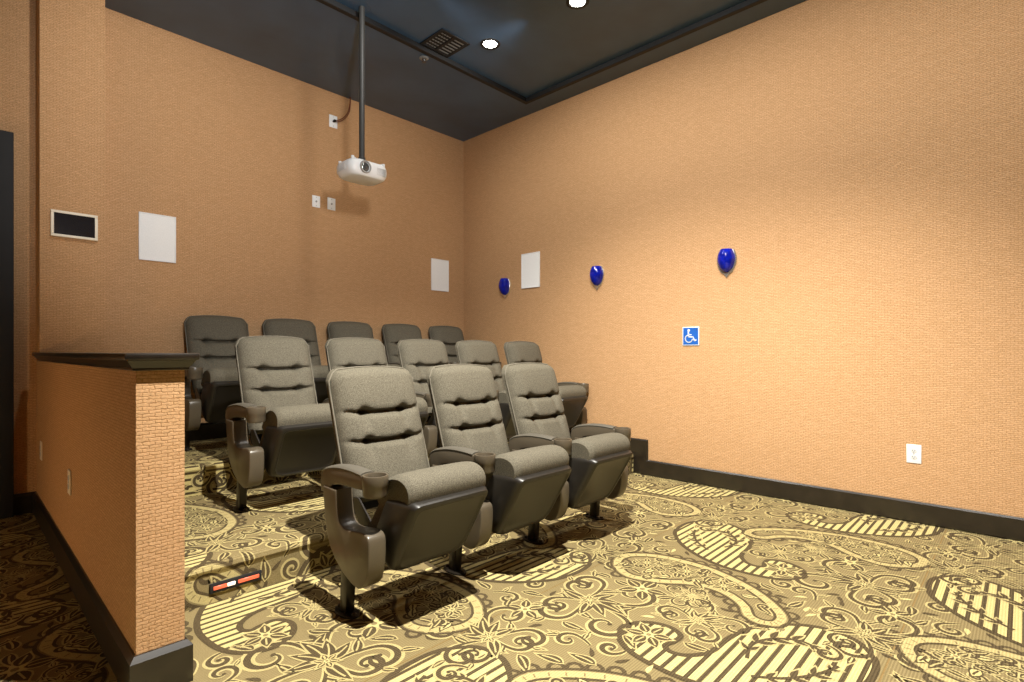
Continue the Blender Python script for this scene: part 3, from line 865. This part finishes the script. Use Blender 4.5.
# flush speakers
def speaker(label, face, c, z, w, h):
    pos, rz = {'back': ((c, YB, z), 0), 'right': ((XR, c, z), -PI/2)}[face]
    t = thing('wall_speaker', label, 'speaker', pos, rz, 'flush white wall speakers')
    bm = bmesh.new()
    for b in ((-w/2, w/2, -h/2, -h/2+.010), (-w/2, w/2, h/2-.010, h/2), (-w/2, -w/2+.010, -h/2+.01, h/2-.01), (w/2-.010, w/2, -h/2+.01, h/2-.01)):
        add_box(bm, b[0], b[1], -.012, 0, b[2], b[3], .002, 1)
    link('frame', bm, M['white'], t)
    bm = bmesh.new(); add_box(bm, -w/2+.010, w/2-.010, -.009, 0, -h/2+.010, h/2-.010); link('grille', bm, M['grille'], t)
speaker('square-cut white flush speaker on the back wall, left, near the pilaster', 'back', 1.116, 1.993, .250, .368)
speaker('white flush speaker on the back wall beside the room corner', 'back', 3.925, 1.990, .255, .368)
speaker('white flush speaker on the right wall between two blue sconces', 'right', 3.825, 1.972, .262, .375)
# touch panel on the pilaster
tp = thing('touch_panel', 'black touch screen with white frame on the pilaster', 'touch panel', (.582, PY0, 1.965))
bm = bmesh.new()
w, h, b = .252, .176, .017
for q in ((-w/2, w/2, -h/2, -h/2+b), (-w/2, w/2, h/2-b, h/2), (-w/2, -w/2+b, -h/2+b, h/2-b), (w/2-b, w/2, -h/2+b, h/2-b)): add_box(bm, q[0], q[1], -.026, 0, q[2], q[3], .003, 2)
link('frame', bm, M['white2'], tp)
bm = bmesh.new(); add_box(bm, -w/2+b, w/2-b, -.022, 0, -h/2+b, h/2-b); link('screen', bm, M['glass'], tp)
# blue glass sconces
def sconce(y, label):
    t = thing('wall_sconce', label, 'wall lamp', (XR, y, 1.724), -PI/2, 'blue glass wall sconces')
    prof = [(.012, .012), (.030, .022), (.048, .044), (.061, .075), (.068, .108), (.067, .138), (.060, .166), (.050, .188), (.047, .194)]
    bm = bmesh.new(); n = 24; rings = []
    for r, z in smooth_loop(prof, 3, False):
        rings.append([bm.verts.new((r*math.cos(PI+PI*k/n), -.010+1.05*r*math.sin(PI+PI*k/n), z)) for k in range(n+1)])
    for a, b_ in zip(rings, rings[1:]):
        for k in range(n): bm.faces.new((a[k], a[k+1], b_[k+1], b_[k]))
    bmesh.ops.solidify(bm, geom=bm.faces[:], thickness=.004)
    link('glass_shade', bm, M['blue'], t)
    bm = bmesh.new()
    pl_ = [(.004, -.030)]+[(r+.011, z-.016+.014*min(1, z/.15)) for r, z in prof]
    out = smooth_loop(pl_, 2, False)
    add_prism(bm, [(-r, z) for r, z in out]+[(r, z) for r, z in out[::-1]], 'y', -.012, 0, .002, 1)
    link('back_plate', bm, M['chrome'], t)
    bm = bmesh.new(); add_tube(bm, [(0, -.012, .09), (0, -.030, .09)], .014, 12); add_tube(bm, [(0, -.030, .085), (0, -.030, .135)], [.014, .018], 12); link('lamp_holder', bm, M['white'], t)
sconce(4.206, 'smallest-looking blue glass sconce, between room corner and speaker')
sconce(2.968, 'middle blue glass sconce on the right wall, just right of the speaker')
sconce(1.723, 'largest-looking blue glass sconce, above right of the wheelchair sign')
# accessibility sign
sg = thing('wheelchair_sign', 'square blue sign with white wheelchair symbol on the right wall', 'sign', (XR, 2.024, 1.231), -PI/2)
bm = bmesh.new(); add_prism(bm, [(-.073, -.078), (.073, -.078), (.073, .078), (-.073, .078)], 'y', -.010, 0, .003, 2); link('border', bm, M['swhite'], sg)
bm = bmesh.new(); add_box(bm, -.066, .066, -.0112, -.008, -.071, .071, .001, 1); link('face', bm, M['sblue'], sg)
bm = bmesh.new()
def sym(pts, w_, per=5):
    P = smooth_loop(pts, per, False) if per > 1 else pts
    for i in range(len(P)-1):
        a, b = Vector(P[i]), Vector(P[i+1]); d = (b-a).normalized(); n_ = Vector((-d.y, d.x))*w_/2; ex = d*w_*.12
        q = [a-ex+n_, a-ex-n_, b+ex-n_, b+ex+n_]
        add_prism(bm, [(p.x, p.y) for p in q], 'y', -.0130, -.0110)
U = 0.132/340                                          # sign drawn on a 340 grid
S_ = lambda x, y: ((x-470)*U, (360-y)*U)
add_prism(bm, [(S_(430, 235)[0]+.011*math.cos(2*PI*k/16), S_(430, 235)[1]+.011*math.sin(2*PI*k/16)) for k in range(16)], 'y', -.0130, -.0110)
sym([S_(420, 255), S_(428, 375)], .0115, 1)
sym([S_(428, 372), S_(530, 378)], .010, 1)
sym([S_(425, 328), S_(495, 330)], .0075, 1)
sym([S_(526, 376), S_(560, 458), S_(600, 440)], .0095, 1)
sym([(S_(432, 412)[0]+80*U*math.cos(a), S_(432, 412)[1]+80*U*math.sin(a)) for a in [math.radians(110+k*(240/22)) for k in range(23)]], .0085, 1)
link('wheelchair_symbol', bm, M['swhite'], sg)
bm = bmesh.new(); add_lathe(bm, [(.005, -.010), (.005, -.0125), (.001, -.013)], (.054, 0, .052), 'y', 10); link('screw', bm, M['dgrey'], sg)

# ================================================================== ceiling fittings
def downlight(x, y, label):
    t = thing('downlight', label, 'ceiling light', (x, y, ZT), 0, 'recessed ceiling downlights')
    bm = bmesh.new(); add_lathe(bm, [(.085, 0), (.085, -.004), (.078, -.008), (.060, -.006), (.056, 0)], (0, 0, 0), 'z', 32, cap=False); link('trim_ring', bm, M['ceil_trim'], t)
    bm = bmesh.new(); add_lathe(bm, [(.056, -.001), (.045, -.004), (.020, -.007), (.001, -.008)], (0, 0, 0), 'z', 28, cap=False); link('lamp_lens', bm, M['lamp'], t)
downlight(3.13, 3.25, 'lit ceiling downlight beside the air vent')
downlight(3.20, 2.39, 'lit ceiling downlight at the top edge of the photo')
vt = thing('air_vent', 'dark square ceiling air vent with pale louvres', 'vent', (2.86, 3.515, ZT))
bm = bmesh.new()
w = .150
for b in ((-w, w, -w, -w+.03), (-w, w, w-.03, w), (-w, -w+.03, -w+.03, w-.03), (w-.03, w, -w+.03, w-.03)): add_box(bm, b[0], b[1], b[2], b[3], -.012, 0, .003, 1)
add_box(bm, -.012, .012, -w+.03, w-.03, -.012, 0)
link('frame', bm, M['ceil_trim'], vt)
bm = bmesh.new(); add_box(bm, -w+.03, w-.03, -w+.03, w-.03, -.002, 0); link('backing', bm, M['rubber'], vt)
for k in range(6):
    bm = bmesh.new(); y = -.100+.040*k
    t_ = bmesh.new(); add_box(t_, .016, w-.032, y-.007, y+.007, -.008, -.006); merge(bm, t_); link('slat', bm, M['louvre'], vt)
for k in range(6):
    bm = bmesh.new(); y = -.100+.040*k
    for j in range(4): add_box(bm, -w+.034+.026*j, -w+.052+.026*j, y-.006, y+.006, -.008, -.006)
    link('slat', bm, M['louvre'], vt)
sp = thing('ceiling_sprinkler', 'small pale sprinkler escutcheon on the ceiling beside the vent', 'sprinkler', (2.833, 3.768, ZC))
bm = bmesh.new(); add_lathe(bm, [(.040, 0), (.040, -.004), (.030, -.010), (.016, -.010)], (0, 0, 0), 'z', 24, cap=False); link('escutcheon', bm, M['louvre'], sp)
bm = bmesh.new(); add_lathe(bm, [(.012, -.002), (.012, -.022), (.006, -.030), (.018, -.034), (.018, -.037), (.001, -.038)], (0, 0, 0), 'z', 16); link('nozzle', bm, M['dgrey'], sp)
# aisle light on the first riser
al = thing('step_light', 'black step light strip with red and white lenses on the lowest riser', 'step light', (.887, Y1, .066))
bm = bmesh.new(); add_box(bm, -.112, .108, -.012, 0, -.022, .022, .004, 2); link('housing', bm, M['rubber'], al)
for x0, x1, m_ in ((-.098, -.042, 'led_red'), (-.042, -.008, 'led_white'), (.004, .095, 'led_red')):
    bm = bmesh.new(); add_box(bm, x0, x1, -.016, -.010, -.008, .008, .002, 1); link('lens', bm, M[m_], al)

# ================================================================== lights
def spot(x, y, z, tx, ty, tz, energy, ang, blend=0.6, r=0.05, col=(1, .94, .84)):
    l = bpy.data.lights.new('lamp_and_wash_beam', 'SPOT'); l.energy = energy; l.spot_size = math.radians(ang); l.spot_blend = blend; l.shadow_soft_size = r; l.color = col
    o = bpy.data.objects.new('lamp_and_wash_beam', l); COL.objects.link(o); o.location = (x, y, z)
    o.rotation_euler = (Vector((tx, ty, tz))-Vector((x, y, z))).to_track_quat('-Z', 'Y').to_euler()
    return o
def point(x, y, z, energy, r, col=(1, .95, .88)):
    l = bpy.data.lights.new('added_fill_glow', 'POINT'); l.energy = energy; l.shadow_soft_size = r; l.color = col
    o = bpy.data.objects.new('added_fill_glow', l); COL.objects.link(o); o.location = (x, y, z); return o
KEY, FILL, WASH = 1450, 60, 112
spot(1.2, .82, ZC-.03, 2.35, 1.5, 0, KEY, 104, .75, .025, (1, .95, .86))
for x, y, e in ((3.13, 3.25, .9), (3.13, 2.39, 1.0), (1.93, 2.55, 1.0), (3.13, .3, .9)):
    spot(x, y, ZC-.03, x, y, 0, FILL*e, 92, .7, .04, (1, .95, .87))
for y, e in ((-.6, .7), (.67, 1.1), (1.9, 1.2), (3.1, 1.0)):           # added washes to brighten the right wall, no fittings behind them
    spot(2.35, y, ZC-.03, XR, y, 2.2, WASH*e, 105, 1, .06, (1, .97, .92))
for x, e in ((.75, .7), (2.0, .32), (3.1, .3)):  # added washes lifting the back wall and pilaster, not real fittings
    spot(x, 2.75, ZC-.03, x, YB, 2.7, WASH*e, 92, 1, .06, (1, .96, .90))
spot(.5, 0, 2.1, 2.4, 4.9, 2.6, 300, 58, .6, .10, (1, .99, 1))
point(-1.55, 3.4, .24, 30, .12, (1, .76, .46))  # added low fill for the passage side of the half wall, no lamp there
wd = bpy.data.worlds.new('World'); scene.world = wd; wd.use_nodes = True
wd.node_tree.nodes['Background'].inputs[0].default_value = (0.01, 0.01, 0.012, 1)

# ================================================================== camera
cam = bpy.data.cameras.new('camera'); co = bpy.data.objects.new('camera', cam); COL.objects.link(co)
cam.sensor_width = 36; cam.lens = 536/1024*36; cam.shift_y = 10.8/1024; cam.clip_start = 0.02
co.location = (0, 0, 1.10)
co.rotation_euler = (PI/2, 0, math.radians(43.74)-PI/2)
scene.camera = co
scene.view_settings.view_transform = 'Standard'
scene.view_settings.look = 'None'
scene.view_settings.exposure = 0.0
scene.view_settings.gamma = 1.0
scene.view_settings.use_curve_mapping = False
